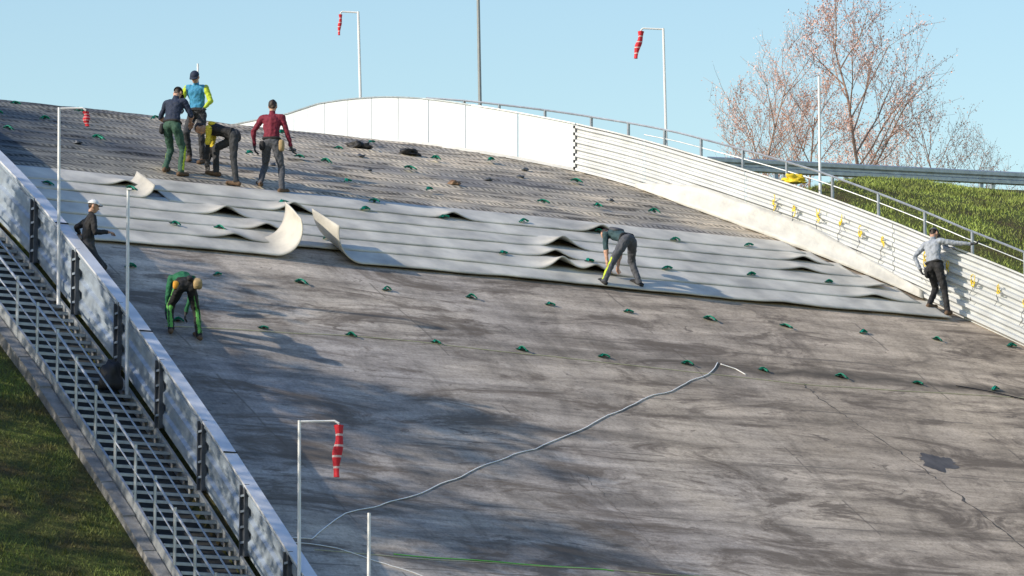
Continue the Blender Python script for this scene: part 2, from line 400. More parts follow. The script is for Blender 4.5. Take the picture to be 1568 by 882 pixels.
mb.sweep(lp(-20,20),[(.08,-.62),(.13,-.62),(.13,-.32),(.08,-.32)],1,closed=True)
mb.sweep(lp(-20,20),[(1.47,-.62),(1.52,-.62),(1.52,-.30),(1.47,-.30)],1,closed=True)
mb.sweep(lp(-20,20),[(1.50,-.70),(.04,-.70)],3)  # dark sheet added under the treads so the gaps read as shade
for off,z,r in ((1.5,.52,.026),(1.5,.12,.016),(1.02,.30,.018)):
    mb.tube([P(u-off,w,h(w)+z) for u,w in lp(-20,20)],r,6,1)
for w in np.arange(-19.6,20,.92):
    u=LWu(w)-1.5; mb.tube([P(u,w,h(w)-.6),P(u,w,h(w)+.60)],.028,6,2)
mb.obj('steel_stairway',[M['tread'],M['galv'],M['galv'],M['underdk']])
mb=MB()
for w in np.arange(-20,20,1.0):
    mb.sweep(lp(w,w+.97,.4,0),[(1.55,-1.3),(1.80,-1.3),(1.78,-.52),(1.55,-.5)],0,closed=True)
mb.obj('concrete_kerb',[M['conc2']])
# ------------------------------------------------------------------ poles with windsocks
def windsock_pole(name,base,top,armlen,sock,socklen,tw=.0,r=.035,arm=Vector((1,0,0)),smat=None):
    mb=MB(); mb.tube([base,base+(top-base)*.5,top],r,8,0,r*.75)
    mb.box(base+Vector((0,0,.02)),Vector((.08,0,0)),Vector((0,.08,0)),Vector((0,0,.02)),0)
    mb.tube([top+Vector((0,0,-.02)),top+arm*armlen*.9+Vector((0,0,-.01)),top+arm*armlen+Vector((0,0,-.05))],.02,6,0)
    e=top+arm*armlen+Vector((0,0,-.08))
    K=24; n=12; v=[];f=[];mi=[]
    for i in range(K+1):
        t=i/K; rr=sock*(1-.3*t)*(1+.22*math.sin(t*9+3)); c=e+Vector((tw*t+.15*sock*math.sin(t*7),0,-socklen*t))
        for k in range(n):
            a=2*math.pi*k/n; v.append(c+Vector((math.cos(a)*rr*(1+.25*math.sin(3*a+t*5)),math.sin(a)*rr,0)))
    for i in range(K):
        for k in range(n): f.append((i*n+k,i*n+(k+1)%n,(i+1)*n+(k+1)%n,(i+1)*n+k)); mi.append(2 if i%5==4 else 1)
    o=len(mb.v); mb.v+=v; mb.f+=[tuple(x+o for x in q) for q in f]; mb.m+=mi
    mb.tube([e+Vector((0,0,.05)),e],.012,5,0)
    return mb.obj(name,[M['pole'],M['red'],M['wht']],smooth=False)
def LP(w,off=.16,z=-.5): return P(LWu(w)-off,w,h(w)+z)
b=LP(.85); windsock_pole('windsock_pole',b,b+Vector((-.04,0,3.85)),.50,.06,.28,.04)
b=LP(-2.25); mb=MB(); mb.tube([b,b+Vector((-.02,0,3.85))],.035,8,0,.028); mb.box(b+Vector((0,0,3.86)),Vector((.045,0,0)),Vector((0,.045,0)),Vector((0,0,.015)),0); mb.obj('marker_pole',[M['pole']])
b=LP(-10.0); windsock_pole('windsock_pole',b,b+Vector((-.02,0,4.05)),.66,.075,.88,-.03)
b=LP(-12.7); mb=MB(); mb.tube([b,b+Vector((0,0,4.1))],.035,8,0,.028); mb.obj('marker_pole',[M['pole']])
b=P(8.65,10,G(8.65,10)); windsock_pole('windsock_pole',b,P(8.55,10,9.15),.50,.065,.62,-.12,arm=Vector((-1,.0,0.02)))
b=P(5.75,19,h(19)-.4); windsock_pole('windsock_pole',b,P(5.62,19,10.9),.42,.04,.5,-.03,r=.04,arm=Vector((-1,0,0.03)))
mb=MB(); b=P(6.7,15,h(15)-.4); mb.tube([b,b+Vector((-.1,0,5.6))],.045,8,0,.035); mb.obj('lamp_mast',[M['poledk']])
mb=MB(); b=P(10.4,6.5,G(10.4,6.5)); mb.tube([b,P(10.4,6.5,7.62)],.035,8,0,.028); mb.obj('marker_pole',[M['pole']])
mb=MB(); b=S(-1.15,13.8); mb.tube([b,b+Vector((-.03,0,1.35))],.022,8,0); mb.obj('marker_pole',[M['pole']])
# ------------------------------------------------------------------ anchors
mb=MB()
anch=[]
for i in range(12): anch.append((-8.67+i*1.873+.0,1.70,0))
for i in range(11): anch.append((-8.6+i*1.87,-.27,0))
AR=[(-88,51),(-69,53),(-67,36),(-35,53),(-15,54),(3,54),(23,56),(41,55),(59,54),(79,55),(8,37),(47,37),(68,38),(88,38),(-65,103),(-48,123),(-7,88),(15,90),(47,111),(59,95),(80,94),(-58,36),(-10,72),(-12,90),(37,72),(66,73),(-34,36),(28,37),(-88,122),(-75,104),(-25,105),(5,105),(30,105),(-10,60),(10,72),(52,73),(-25,88),(0,121),(22,121),(-30,123),(-60,88),(-80,88),(-62,124)]
anch+=[(a/10,b/10,.09) for a,b in AR]
for (u,w,z) in anch:
    u+=random.uniform(-.05,.05); base=S(u,w,z+.012); a=random.uniform(-.5,.5)
    dx=XU*math.cos(a)+XW*math.sin(a); dx=dx+Vector((0,0,.5*math.sin(a))); dy=Vector((0,0,1)).cross(dx)
    L_=random.uniform(.20,.30)
    for k in range(3):
        hgt=random.uniform(.02,.07); b2=dx*math.cos(k*.9-.8)+dy*math.sin(k*.9-.8)*.5
        pts=[base+b2*L_*(t/4-.3) + Vector((0,0,hgt*math.sin(t/4*3.14)+.01)) for t in range(5)]
        for p,q in zip(pts[:-1],pts[1:]):
            sd=b2.cross(Vector((0,0,1))).normalized()*.03
            mb.add([p-sd,p+sd,q+sd,q-sd],[(0,1,2,3)],0)
            up=Vector((0,0,.017)); mb.add([p-up,p+up,q+up,q-up],[(0,1,2,3)],0)
    mb.tube([base+dx*.09*math.cos(t)+dy*.03*math.sin(t)+Vector((0,0,.02)) for t in np.linspace(0,6.28,9)],.007,4,1)
mb.obj('green_anchor_straps',[M['green'],M['galvdk']])
def rope(name,pts,r,m,dz=.03,wob=.04):
    out=[]
    for (a,b) in zip(pts[:-1],pts[1:]):
        K=8
        for k in range(K):
            t=k/K; u=a[0]+(b[0]-a[0])*t; w=a[1]+(b[1]-a[1])*t
            out.append(S(u+wob*N3(u*1.5,w,4),w+wob*N3(u,w*1.5,8),dz))
    out.append(S(*pts[-1],dz)); mb=MB(); mb.tube(out,r,5); return mb.obj(name,[m],smooth=True)
rope('white_rope',[(3.6,-.1),(3.3,-.35),(3.0,-.6),(2.2,-1.1),(.7,-1.8),(-1.2,-3.0),(-3.5,-4.2),(-5.3,-5.1),(-6.9,-5.9),(-8.3,-6.5),(-9.4,-7.3),(-10.2,-7.3)],.010,M['rope'],wob=.1,dz=.014)
rope('white_rope',[(3.6,-.15),(3.85,-.3),(3.95,-.5)],.010,M['rope'],dz=.014)
rope('white_rope',[(-10,-7.5),(-9,-7.6),(-8.2,-7.9),(-7.6,-8.4)],.009,M['rope'],wob=.15,dz=.012)
rope('green_cord',[(-7.9,-7.6),(-4.7,-7.7),(-3.5,-7.72)],.009,M['cordg'],dz=.012)
rope('pale_cord',[(-9.5,-7.65),(-4.7,-7.72),(-1.8,-7.7),(6,-7.75)],.006,M['cordy'],dz=.012)
rope('pale_cord',[(-8.9,-.5),(-4.5,-.25),(0,-.45),(5.5,-.7),(10.7,-.5),(14,-.5)],.006,M['cordy'],dz=.012)
rope('black_cable',[(9.2,-.27),(10,-.4),(11.2,-.75),(13,-1.3)],.012,M['black'])
def ribbon(name,pts,wd,m,dz=.004):
    K=14; allp=[]
    for a,b in zip(pts[:-1],pts[1:]):
        for k in range(K): allp.append((a[0]+(b[0]-a[0])*k/K,a[1]+(b[1]-a[1])*k/K))
    allp.append(pts[-1])
    v=[];f=[]
    for i,(u,w) in enumerate(allp):
        ju=.10*N3(i*.35,1)+.07*N3(i*1.1,7); hw=wd*(.15+1.8*abs(N3(i*.7,3)))
        v+=[S(u+ju-hw,w,dz),S(u+ju+hw,w,dz)]
    for i in range(len(allp)-1): f.append((2*i,2*i+1,2*i+3,2*i+2))
    mkobj(name,v,f,[m])
ribbon('concrete_crack',[(5.2,-.6),(5.25,-1.2),(5.6,-2.2),(6.1,-3.6),(6.35,-4.7),(6.6,-5.9),(6.8,-7.6)],.035,M['crack'])
ribbon('concrete_crack',[(-2.3,-4.6),(-2.2,-5.7),(-2.1,-7.7),(-2.0,-9.5)],.010,M['crack'])
def stain(name,cu,cw,ru,rw,seed):
    K=64; ring=[]
    for k in range(K):
        a=2*math.pi*k/K; r=1+.45*N3(math.cos(a)*1.6+seed,math.sin(a)*1.6)+.22*N3(math.cos(a)*5+seed,math.sin(a)*5)
        ring.append((cu+ru*r*math.cos(a)+.4*rw*math.sin(a),cw+rw*r*math.sin(a)))
    v=[S(cu,cw,.005)]+[S(u,w,.005) for u,w in ring]
    mkobj(name,v,[(0,1+k,1+(k+1)%K) for k in range(K)],[M['wet']])
stain('wet_stain',6.6,-3.3,.42,.28,1)
blob('black_tool_bag',S(1.55,11.4,.06),.26,.2,.10,[M['black']],1,.8)
blob('black_tool_bag',S(2.7,11.2,.06),.22,.2,.10,[M['black']],9,.8)
M['brz']=mat('brown_leather',(.20,.12,.07),.6,.3,9,.2)
for i,(u,w) in enumerate([(2.1,8.1),(2.75,11.35)]): blob('tool_pouch',S(u,w,.07),.12,.1,.07,[M['brz']],4+i,.6)
for i,(u,w) in enumerate([(.3,8.6),(4.6,9.6),(-.8,10.0),(6.0,8.1),(-2.2,8.2),(.9,10.1),(3.4,8.9),(5.3,10.6),(-1.8,11.6),(-6.6,8.4)]): blob('dark_rubble_piece',S(u,w,.05),.09,.07,.045,[M['galvdk']],14+i,.8,2)
blob('black_bag',LP(-2.4,.55,-.1),.22,.22,.36,[M['black']],6,.35)
# ------------------------------------------------------------------ road guard rail, right
mb=MB()
prof=[(0,.0),(-.04,.03),(-.04,.11),(0,.14),(0,.18),(-.04,.22),(-.04,.30),(0,.33)]
mb.sweep([(u,14.0) for u in np.arange(12.2,34,.8)],prof,0,zf=lambda u,w:zrail(u))
mb.sweep([(u,15.6) for u in np.arange(12.2,34,.8)],[(0,.1),(-.03,.12),(-.03,.28),(0,.30)],0,zf=lambda u,w:zrail(u)+.2)
for u in np.arange(12.4,34,2.0): mb.box(P(u,14.06,zrail(u)-.3),XU*.05,XW*.03,Vector((0,0,.6)),0)
for u in np.arange(13.2,34,2.0): mb.box(P(u,15.66,zrail(u)-.3),XU*.05,XW*.03,Vector((0,0,.75)),0)
mb.obj('road_guard_rail',[M['galv']])
sheet('asphalt_road',[[(u,w,plateau(u)+.03) for w in (14.4,15,16,17,18.2)] for u in np.arange(15.8,34,1)],[M['asph']])
def blades(name,n,fn,m,hb=.12):
    v=[];f=[]
    for i in range(n):
        u,w=fn(); p=P(u,w,G(u,w)-.01); a=random.uniform(0,6.28)
        hgt=hb*random.uniform(.5,1.4)*(1+.9*N3(u*1.1,w*1.1)); d=Vector((math.cos(a),math.sin(a),0))*hb*.16
        ln=Vector((random.uniform(-.8,.8),random.uniform(-.8,.8),1))*hgt
        o=len(v); v+=[p-d,p+d,p+ln]; f.append((o,o+1,o+2))
    mkobj(name,v,f,[m])
def gl():
    w=random.uniform(-12,4); return LWu(w)-1.85-abs(random.gauss(0,2.2)),w
blades('grass_verge',30000,gl,M['blade'],.07)
def gr():
    w=random.uniform(2,14); return RW(w)+.6+random.uniform(0,13),w
blades('grass_bank',45000,gr,M['bladeR'],.07)
# ------------------------------------------------------------------ trees
def tree_mesh(name,H,seed,levels,leafn,leafsize,spread,mats,trunk_r,clump=.5,up=.35,nb=(3,5),first=.25):
    R=random.Random(seed); mb=MB(); tips=[]
    def grow(p,d,L,r,lv):
        K=4; pts=[p]; q=p; dd=d.copy()
        for k in range(K):
            dd=(dd+Vector((R.gauss(0,.10),R.gauss(0,.10),R.gauss(0,.06)+.05*(lv>0)))).normalized(); q=q+dd*L/K; pts.append(q)
        mb.tube(pts,r,5 if lv<2 else 3,0,r*(.45 if lv else .25))
        if lv>=levels:
            tips.append((pts,L)); return
        if lv==levels-1: tips.append((pts[2:],L))
        n=R.randint(*nb)+(7 if lv==0 else 0)
        for i in range(n):
            t=(first if lv==0 else .25)+(1-(first if lv==0 else .25))*(i+R.random())/n
            j=min(K-1,int(t*K)); b=pts[j].lerp(pts[j+1],t*K-j)
            az=R.uniform(0,6.28)
            side=dd.orthogonal().normalized(); side.rotate(Quaternion(dd,az))
            nd=(dd*(1-spread)+side*spread+Vector((0,0,up))).normalized()
            grow(b,nd,L*(R.uniform(.34,.52) if lv==0 else R.uniform(.45,.7))*(1.15-.6*t if lv==0 else 1),max(r*(.42 if lv==0 else .5)*(1.1-.5*t),.006),lv+1)
    grow(Vector((0,0,0)),Vector((0,0,1)),H,trunk_r,0)
    v=[];f=[]
    for (pts,L) in tips:
        for i in range(leafn):
            c=pts[R.randrange(len(pts))]+Vector((R.gauss(0,1),R.gauss(0,1),R.gauss(0,.8)))*clump
            a=Vector((R.gauss(0,1),R.gauss(0,1),R.gauss(0,1))).normalized(); b=a.orthogonal().normalized(); s=leafsize*R.uniform(.6,1.4)
            o=len(v); v+=[c-a*s,c+b*s*.5,c+a*s,c-b*s*.5]; f.append((o,o+1,o+2,o+3))
    mb.add(v,f,1)
    me=bpy.data.meshes.new(name); me.from_pydata([tuple(x) for x in mb.v],[],mb.f)
    for m in mats: me.materials.append(m)
    me.polygons.foreach_set('material_index',mb.m); me.update(); return me
def put(me,name,loc,s=1,rz=0,sz=None):
    o=bpy.data.objects.new(name,me); o.location=loc; o.scale=(s,s,sz or s); o.rotation_euler=(0,0,rz); sc.collection.objects.link(o); return o
bare=[tree_mesh('bare_a',6.2,11,3,15,.030,.60,[M['twig'],M['bud']],.075,.07,.34,(5,6),.3),
      tree_mesh('bare_b',5.2,23,3,8,.028,.58,[M['twig'],M['bud']],.05,.06,.38,(4,5),.3)]
put(bare[0],'budding_tree',P(24.3,25,7.15),1.0,0)
put(bare[1],'budding_tree',P(20.2,25,6.9),.98,1)
put(bare[0],'budding_tree',P(22.6,26,6.3),.78,2.2)
put(bare[1],'budding_tree',P(26.9,25,6.8),.86,3)
put(bare[1],'budding_tree',P(29.0,25.5,6.7),.7,4.4)
put(bare[0],'budding_tree',P(25.8,27,6.2),.74,5.2)
put(bare[1],'budding_tree',P(21.4,25.5,6.6),.85,2.7)
leafy=[tree_mesh('leafy_a',10,31,3,16,.17,.6,[M['bark'],M['leaf']],.2,.34,.25,(4,4),.10)]
for i,(x,y,k,s) in enumerate([(-15.5,72,0,.95),(-16,77,0,.92),(-16.5,82,0,.88),(-17,86.8,0,.74),(-18.5,91,0,.56),(-22,98.5,0,.66)]):
    u,w=uw(Vector((x,y,0))); put(leafy[k],'shade_tree',P(u,w,G(u,w)-.2),s,i*1.7)
# ------------------------------------------------------------------ PEOPLE
CM={}
def cm(key,c,rough=.8):
    if key not in CM: CM[key]=mat('cloth_'+key if key not in('skin','hair') else key,c,rough,.18,14,.25,bscale=30)
    return CM[key]
cm('skin',(.50,.29,.20),.5); cm('hair',(.035,.022,.015),.6); cm('black',(.018,.018,.02)); cm('dark',(.035,.037,.042)); cm('navy',(.02,.03,.06))
cm('maroon',(.17,.016,.035)); cm('ltgrey',(.30,.33,.38)); cm('green',(.015,.12,.055)); cm('dgreen',(.035,.085,.06)); cm('neon',(.45,.56,.04)); cm('blue',(.05,.26,.46)); cm('yellow',(.65,.50,.04))
cm('boot',(.12,.075,.045)); cm('white',(.7,.7,.7)); cm('teal',(.03,.065,.075)); cm('char',(.075,.08,.095)); cm('orange',(.70,.33,.04)); cm('tan',(.36,.26,.13)); cm('gloves',(.05,.05,.055)); cm('limb',(.11,.36,.08))
def sph(r=1,sub=2):
    bm=bmesh.new(); bmesh.ops.create_icosphere(bm,subdivisions=sub,radius=r); v=[x.co.copy() for x in bm.verts]; f=[tuple(y.index for y in x.verts) for x in bm.faces]; bm.free(); return v,f
SV,SF=sph(1,2)
def hull(pts):
    bm=bmesh.new()
    for p in pts: bm.verts.new(p)
    r=bmesh.ops.convex_hull(bm,input=bm.verts)
    dead=[e for e in r['geom_interior'] if isinstance(e,bmesh.types.BMVert)]
    if dead: bmesh.ops.delete(bm,geom=dead,context='VERTS')
    bm.verts.index_update(); v=[x.co.copy() for x in bm.verts]; f=[tuple(y.index for y in x.verts) for x in bm.faces]; bm.free(); return v,f
def ell(c,ax,ay,az): return [c+ax*v.x+ay*v.y+az*v.z for v in SV]
def ik(a,b,l1,l2,hint):
    d=b-a; L=min(d.length,(l1+l2)*.998); dn=d.normalized(); b2=a+dn*L
    x=(l1*l1-l2*l2+L*L)/(2*L); y=math.sqrt(max(0,l1*l1-x*x)); hp=hint-dn*hint.dot(dn)
    if hp.length<1e-4: hp=dn.orthogonal()
    return a+dn*x+hp.normalized()*y,b2
def person(name,u,w,yaw,pel,lean,feet,hands,cols,side=0,headp=0,heady=0,sc_=1.11,elb=None,knee=None,hat=None,extra=None,stripe=None,hair=True,feetyaw=(12,-12),spine=.50):
    y_=math.radians(yaw); fw=Vector((-math.sin(y_),math.cos(y_),0)); rt=Vector((fw.y,-fw.x,0)); up=Vector((0,0,1)); O=S(u,w)
    k=sc_
    def gz(p): a,b=uw(p); return P0.z+h(b)+.03
    fz=[gz(O+(rt*f[0]+fw*f[1])*k) for f in feet]; O.z=min(fz)*.6+max(fz)*.4
    def Wd(x,y,z): return O+(rt*x+fw*y+up*z)*sc_
    le=math.radians(lean); sd=math.radians(side)
    sp=(fw*math.sin(le)+up*math.cos(le)); sp=(sp*math.cos(sd)+rt*math.sin(sd)).normalized()
    bf=(fw*math.cos(le)-up*math.sin(le)).normalized(); br=bf.cross(sp).normalized()
    pelv=Wd(*pel); mid=pelv+sp*.20*k+bf*(-.02)*k; chest=pelv+sp*.40*k+bf*(-.035*math.sin(le))*k
    nk=pelv+sp*(spine+.02)*k
    prims=[]; labs=[]; fingers=[]
    def cap(a,b,ra,rb,lab,geo=True):
        if geo: prims.append(hull([a+v*ra for v in SV]+[b+v*rb for v in SV]))
        labs.append((a,b,ra,rb,lab))
    T=cols
    def E(c,rx,ry,rz): return ell(c,br*rx*k,bf*ry*k,sp*rz*k)
    prims.append(hull(E(chest,.175,.115,.13)+E(mid,.15,.105,.10))); prims.append(hull(E(mid,.15,.105,.10)+E(pelv,.165,.12,.10)))
    prims.append(hull(E(chest+sp*.07*k,.165,.085,.06)+E(nk-sp*.02*k,.07,.06,.04)))
    for s in (-1,0,1):
        labs.append((mid+br*s*.07*k-sp*.07*k,chest+br*s*.08*k+sp*.08*k,.12*k,.12*k,'shirt'))
        labs.append((pelv+br*s*.08*k-sp*.06*k,pelv+br*s*.08*k+sp*.03*k,.12*k,.12*k,'pants'))
    hp=math.radians(headp); hd=(sp*.5+up*.5).normalized() if lean<50 else (sp*.8+up*.2).normalized()
    hy=math.radians(heady)
    hf=(bf*.5+fw*.5).normalized(); hr_=hf.cross(hd).normalized(); hf=hd.cross(hr_).normalized()
    q=Quaternion(hd,hy); hf.rotate(q); hr_.rotate(q); q=Quaternion(hr_,-hp); hf.rotate(q); hd2=hd.copy(); hd2.rotate(q)
    hb=nk+hd*.075*k; hc=hb+(hd2*.085+hf*.02)*k
    cap(nk-sp*.03*k,hb+hd2*.02*k,.058*k,.055*k,'skin')
    def HE(c,rx,ry,rz): return ell(c,hr_*rx*k,hf*ry*k,hd2*rz*k)
    prims.append(hull(HE(hc+hd2*.025*k,.076,.094,.088)+HE(hc+(hf*.035-hd2*.075)*k,.045,.05,.035)))
    prims.append(hull(HE(hc+(hf*.092-hd2*.005)*k,.012,.012,.02)+HE(hc+(hf*.108-hd2*.028)*k,.017,.015,.012)))
    for s in(-1,1): prims.append(hull(HE(hc+(hr_*s*.08-hf*.005)*k,.010,.022,.034)))
    prims.append(hull(HE(hc+(hf*.085-hd2*.058)*k,.024,.012,.008)+HE(hc+(hf*.08-hd2*.062)*k,.022,.012,.008)))
    labs.append((hc-hd2*.05*k,hc+hd2*.03*k,.09*k,.09*k,'skin'))
    if hair:
        labs.append((hc+(-hf*.05+hd2*.0)*k,hc+(hd2*.07-hf*.01)*k,.084*k,.080*k,'hair'))
        if not hat: prims.append(hull(HE(hc+(hd2*.045-hf*.02)*k,.086,.092,.085)+HE(hc+(-hf*.05-hd2*.02)*k,.07,.05,.05)))
    for i,s in enumerate((-1,1)):
        sh=nk-sp*.055*k+br*s*.185*k; hw=Wd(*hands[i])
        hint=(elb[i] if elb else None); hv=(rt*hint[0]+fw*hint[1]+up*hint[2]) if hint else (br*s*.6-bf*.7-up*.2)
        el,wr=ik(sh,hw,.295*k,.26*k,hv)
        cap(sh,el,.066*k,.05*k,'usleeve'); cap(el,wr,.050*k,.036*k,'fsleeve')
        cap(sh-br*s*.08*k,sh,.07*k,.066*k,'shirt')
        d=(wr-el).normalized(); cap(wr,wr+d*.03*k,.032*k,.034*k,'hand')
        pn=d.cross(fw); pn=(pn if pn.length>.1 else d.cross(rt)).normalized(); pw=d.cross(pn).normalized()
        pc=wr+d*.06*k; prims.append(hull(ell(pc-d*.03*k,pw*.030*k,pn*.018*k,d*.02*k)+ell(pc+d*.03*k,pw*.040*k,pn*.016*k,d*.02*k)))
        labs.append((wr+d*.02*k,pc+d*.03*k,.036*k,.036*k,'hand'))
        for fi,(o_,ln) in enumerate(((-.030,.070),(-.010,.080),(.011,.075),(.030,.058))):
            b0=pc+d*.03*k+pw*o_*k; b1=b0+(d*.55*ln+pn*.012+pw*o_*.2)*k; b2=b1+(d*.30*ln+pn*.028)*k; b3=b2+(d*.02+pn*.02)*k
            for (p,q_,r0,r1) in ((b0,b1,.0105,.0095),(b1,b2,.0095,.0088),(b2,b3,.0088,.0075)): fingers.append(hull([p+v*r0*k for v in SV]+[q_+v*r1*k for v in SV]))
        th0=pc-d*.02*k+pw*(-s)*.028*k; th1=th0+(d*.035+pw*(-s)*.028+pn*.012)*k; th2=th1+(d*.028+pw*(-s)*.006+pn*.014)*k
        for (p,q_,r0,r1) in ((th0,th1,.013,.011),(th1,th2,.011,.009)): fingers.append(hull([p+v*r0*k for v in SV]+[q_+v*r1*k for v in SV]))
    for i,s in enumerate((-1,1)):
        hip=pelv+br*s*.09*k-sp*.04*k
        if lean>50: hip=pelv+rt*s*.09*k-up*.03*k
        fp=Wd(feet[i][0],feet[i][1],0); fp.z=gz(fp); an=fp+up*.10*k
        kv=knee[i] if knee else (s*.15,1,0); kn,an=ik(hip,an,.44*k,.43*k,rt*kv[0]+fw*kv[1]+up*kv[2])
        fp=an-up*.10*k
        cap(hip,kn,.098*k,.068*k,'pants'); cap(kn,an,.066*k,.058*k,'shin'); cap(kn,kn,.070*k,.070*k,'shin')
        fa=math.radians(yaw-feetyaw[i]); fd=Vector((-math.sin(fa),math.cos(fa),0))
        toe=fp+fd*.17*k; toe.z=gz(toe)+.035*k; heel=fp-fd*.06*k; heel.z=max(gz(heel),fp.z)+.042*k
        cap(an,an-up*.03*k,.056*k,.05*k,'boot'); cap(heel,toe,.046*k,.042*k,'boot'); cap(toe-fd*.04*k+fd.cross(up)*.02*k,toe-fd.cross(up)*.02*k,.04*k,.038*k,'boot')
        if stripe:
            lat=rt*s
            for off in ([lat] if stripe!='both' else [lat,-fw*.9]):
                labs.append((kn+off*.06*k+up*.04*k,an+off*.055*k+up*.05*k,.034*k,.034*k,'stripe'))
                if stripe=='both': labs.append((hip+off*.10*k,kn+off*.07*k,.018*k,.022*k,'stripe'))
    allv=[];allf=[]
    for v,f in prims:
        o=len(allv); allv+=v; allf+=[tuple(i+o for i in q) for q in f]
    tmp=mkobj('tmp',allv,allf,[]); md=tmp.modifiers.new('r','REMESH'); md.mode='VOXEL'; md.voxel_size=.0135
    sm=tmp.modifiers.new('s','SMOOTH'); sm.factor=.5; sm.iterations=3
    dg=bpy.context.evaluated_depsgraph_get(); me=bpy.data.meshes.new_from_object(tmp.evaluated_get(dg)); bpy.data.objects.remove(tmp)
    nv=len(me.vertices); co=np.zeros(nv*3); me.vertices.foreach_get('co',co); co=co.reshape(-1,3); no=np.zeros(nv*3); me.vertices.foreach_get('normal',no); no=no.reshape(-1,3)
    def label(pts):
        best=np.full(len(pts),9.);lab=np.zeros(len(pts),int)
        for i,(a,b,ra,rb,l) in enumerate(labs):
            a_=np.array(a);b_=np.array(b);ab=b_-a_;L2=max(ab@ab,1e-9); t=np.clip(((pts-a_)@ab)/L2,0,1); d=np.linalg.norm(pts-a_-t[:,None]*ab,axis=1)-(ra+(rb-ra)*t)
            mk=d<best; best[mk]=d[mk]; lab[mk]=i
        return [labs[i][4] for i in lab]
    vl=label(co)
    for i in range(nv):
        if vl[i] not in('skin','hand','boot'):
            p=Vector(co[i]); dsp=.015*noise.noise(p*8)+.011*noise.noise(p*19)
            co[i]+=no[i]*dsp
    me.vertices.foreach_set('co',co.ravel())
    fc=np.zeros(len(me.polygons)*3); me.polygons.foreach_get('center',fc); fc=fc.reshape(-1,3); fl=label(fc)
    V=[Vector(c) for c in co]; Fc=[tuple(p.vertices) for p in me.polygons]; bpy.data.meshes.remove(me)
    mats=[]
    def gi(key):
        if key not in mats: mats.append(key)
        return mats.index(key)
    mp={'shirt':T['shirt'],'usleeve':T.get('usleeve',T['shirt']),'fsleeve':T.get('fsleeve',T['shirt']),'pants':T['pants'],'shin':T.get('shin',T['pants']),'boot':T.get('boot','boot'),'skin':'skin','hair':T.get('hair','hair'),'hand':T.get('hand','skin'),'stripe':T.get('stripe','neon')}
    mi=[gi(mp[l]) for l in fl]
    ob=MB(); ob.v=V; ob.f=Fc; ob.m=mi
    for v,f in fingers: ob.add(v,f,gi(mp['hand']))
    for s in (-1,1): ob.add(ell(hc+(hr_*s*.032+hf*.094+hd2*.012)*k,hr_*.012*k,hf*.006*k,hd2*.006*k),SF,gi('black'))
    if hat:
        vv=[];n=16;K=6
        for i in range(K+1):
            t=i/K*math.pi/2
            for j in range(n):
                a=2*math.pi*j/n; vv.append(hc+(hd2*(.045+.088*math.sin(t))+hr_*.088*math.cos(t)*math.cos(a)+hf*(.104*math.cos(t)*math.sin(a)-.002))*k)
        ff=[(i*n+j,i*n+(j+1)%n,(i+1)*n+(j+1)%n,(i+1)*n+j) for i in range(K) for j in range(n)]
        ob.add(vv,ff,gi(hat))
        br_=[];m_=9
        for j in range(m_):
            a=math.pi*(j/(m_-1)); c=math.cos(a); s_=math.sin(a)
            br_.append(hc+(hr_*.08*c+hf*(.075*s_+.03)+hd2*.055)*k); br_.append(hc+(hr_*.078*c+hf*(.09+.085*s_)+hd2*(.05-.015*abs(c)))*k)
        n0=len(br_); br_+= [p-hd2*.008*k for p in br_]
        ff=[(2*j,2*j+1,2*j+3,2*j+2) for j in range(m_-1)]+[(n0+2*j,n0+2*j+2,n0+2*j+3,n0+2*j+1) for j in range(m_-1)]+[(2*j+1,n0+2*j+1,n0+2*j+3,2*j+3) for j in range(m_-1)]
        ob.add(br_,ff,gi(T.get('brim',hat)))
    if extra:
        for (kind,loc,size,key) in extra:
            c=(pelv if kind=='pel' else chest)+(br*loc[0]+bf*loc[1]+sp*loc[2])*k
            vs=[]
            for v in SV:
                q=Vector([math.copysign(abs(t)**.55,t) for t in v]); vs.append(c+(br*q.x*size[0]+bf*q.y*size[1]+sp*q.z*size[2])*k)
            ob.add(vs,SF,gi(key))
    return mkobj(name,ob.v,ob.f,[CM[x] for x in mats],ob.m,smooth=True)
belt=[('pel',(0,0,.06),(.178,.132,.028),'black')]
person('worker_maroon_shirt',-3.2,6.3,-12,(0,-.0,.92),3,[(-.20,-.02),(.20,.0)],[(-.36,.12,.90),(.33,.16,.85)],
   dict(shirt='maroon',pants='char',hand='gloves',boot='boot'),elb=[(-1,-.5,0),(1,-.6,0)],feetyaw=(-25,25),headp=12,extra=belt+[('pel',(.20,-.03,-.08),(.05,.07,.11),'tan'),('pel',(-.16,-.08,-.08),(.05,.05,.09),'black')])
person('worker_dark_shirt',-5.25,6.7,-25,(0,-.05,.92),14,[(-.13,-.05),(.14,.05)],[(-.22,.30,1.0),(.14,.40,1.05)],
   dict(shirt='navy',fsleeve='skin',pants='dgreen',boot='boot'),feetyaw=(-10,15),headp=30,hat='black',extra=belt+[('pel',(-.17,-.05,-.08),(.04,.06,.10),'black')],stripe='side')
person('worker_blue_vest',-4.12,7.9,168,(0,0,.93),10,[(-.12,0),(.13,.02)],[(-.22,.30,.95),(.20,.32,.98)],
   dict(shirt='blue',usleeve='neon',fsleeve='neon',pants='dark',hand='gloves'),headp=32,hat='navy',extra=belt)
person('worker_bending_black',-4.2,6.65,78,(0,-.28,.90),76,[(-.18,-.36),(.16,.12)],[(-.12,.22,.40),(.12,.26,.42)],
   dict(shirt='black',usleeve='yellow',fsleeve='black',pants='dark',hand='gloves'),headp=20,extra=[('ch',(0,-.075,.06),(.15,.05,.08),'yellow')]+belt,knee=[(-.1,1,0),(.1,1,0)])
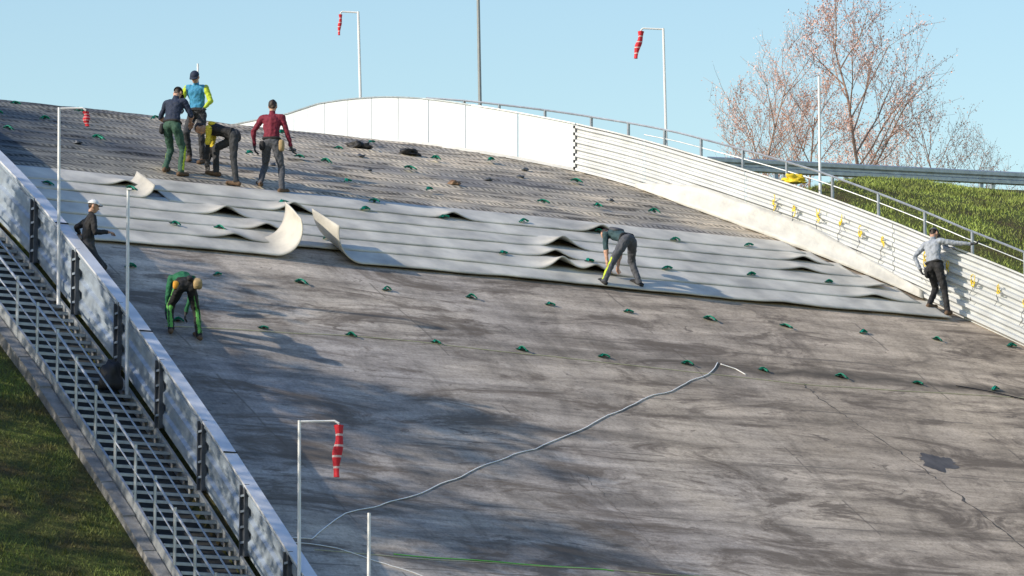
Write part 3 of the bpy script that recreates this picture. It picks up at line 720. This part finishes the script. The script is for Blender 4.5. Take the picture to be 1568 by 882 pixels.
person('worker_black_jacket',-10.02,.55,-75,(0,0,.84),5,[(-.10,0),(.12,0)],[(-.62,-.05,1.15),(.15,.30,1.05)],
   dict(shirt='black',pants='dark'),headp=5,hat='white',elb=[(-.5,-.6,-.3),(.5,-1,0)],sc_=1.08)
person('worker_green_overall',-8.7,-.85,12,(0,-.22,.88),68,[(-.22,-.06),(.26,-.06)],[(-.26,.34,.34),(.06,.38,.32)],
   dict(shirt='green',usleeve='green',pants='black',shin='black',stripe='limb',hand='gloves'),headp=30,stripe='both',knee=[(-.3,1,0),(.3,1,0)],
   extra=belt+[('pel',(.19,-.04,-.04),(.08,.09,.12),'tan'),('pel',(-.17,.0,-.02),(.05,.07,.07),'orange'),('pel',(.06,-.12,.0),(.05,.04,.08),'black')])
person('worker_grey_overall',3.05,2.8,38,(.08,-.12,.88),72,[(-.42,-.02),(.40,-.04)],[(-.10,.26,.34),(.12,.24,.34)],
   dict(shirt='teal',usleeve='teal',fsleeve='skin',pants='char',shin='char',hand='skin',boot='black'),headp=25,stripe='side',knee=[(-.4,1,0),(.4,1,0)],extra=[('ch',(0,-.09,.0),(.13,.04,.12),'char')]+belt)
person('worker_grey_shirt',11.0,2.95,-35,(-.05,0,.93),8,[(-.16,.0),(.20,.06)],[(-.36,-.02,.90),(.60,.34,1.34)],
   dict(shirt='ltgrey',usleeve='ltgrey',fsleeve='ltgrey',pants='black',hand='gloves'),headp=25,hat='char',side=-8,extra=belt+[('pel',(-.17,0,-.1),(.04,.07,.11),'black')],elb=[(-1,-.5,0),(.3,-.3,-1)])
# ------------------------------------------------------------------ light
L=Vector((-.85,-.45,.46)).normalized()
sd=bpy.data.lights.new('sun','SUN'); sd.energy=5.0; sd.angle=math.radians(.6); sd.color=(1,.89,.73)
so=bpy.data.objects.new('sun',sd); so.rotation_euler=L.to_track_quat('Z','Y').to_euler(); so.location=(-50,0,60); sc.collection.objects.link(so)
wd=bpy.data.worlds.new('World'); sc.world=wd; wd.use_nodes=True; nt=wd.node_tree
bg=nt.nodes['Background']; sk=nt.nodes.new('ShaderNodeTexSky'); sk.sky_type='NISHITA'; sk.sun_disc=False
sk.sun_elevation=math.asin(L.z); sk.sun_rotation=math.atan2(L.x,L.y); sk.air_density=1.5; sk.dust_density=.5; sk.ozone_density=1.4
hs=nt.nodes.new('ShaderNodeHueSaturation'); hs.inputs['Hue'].default_value=.518; hs.inputs['Saturation'].default_value=1.35; hs.inputs['Value'].default_value=1.3
nt.links.new(sk.outputs['Color'],hs.inputs['Color'])
nt.links.new(hs.outputs['Color'],bg.inputs['Color']); bg.inputs['Strength'].default_value=.145
cd=bpy.data.cameras.new('camera'); cd.lens=36*7800/1568; cd.sensor_width=36; cd.clip_end=5000; cd.clip_start=.5
co_=bpy.data.objects.new('camera',cd); co_.location=(0,0,0); co_.rotation_euler=(math.radians(99.1),0,0); sc.collection.objects.link(co_); sc.camera=co_
sc.view_settings.view_transform='Standard'; sc.view_settings.look='None'; sc.view_settings.exposure=0
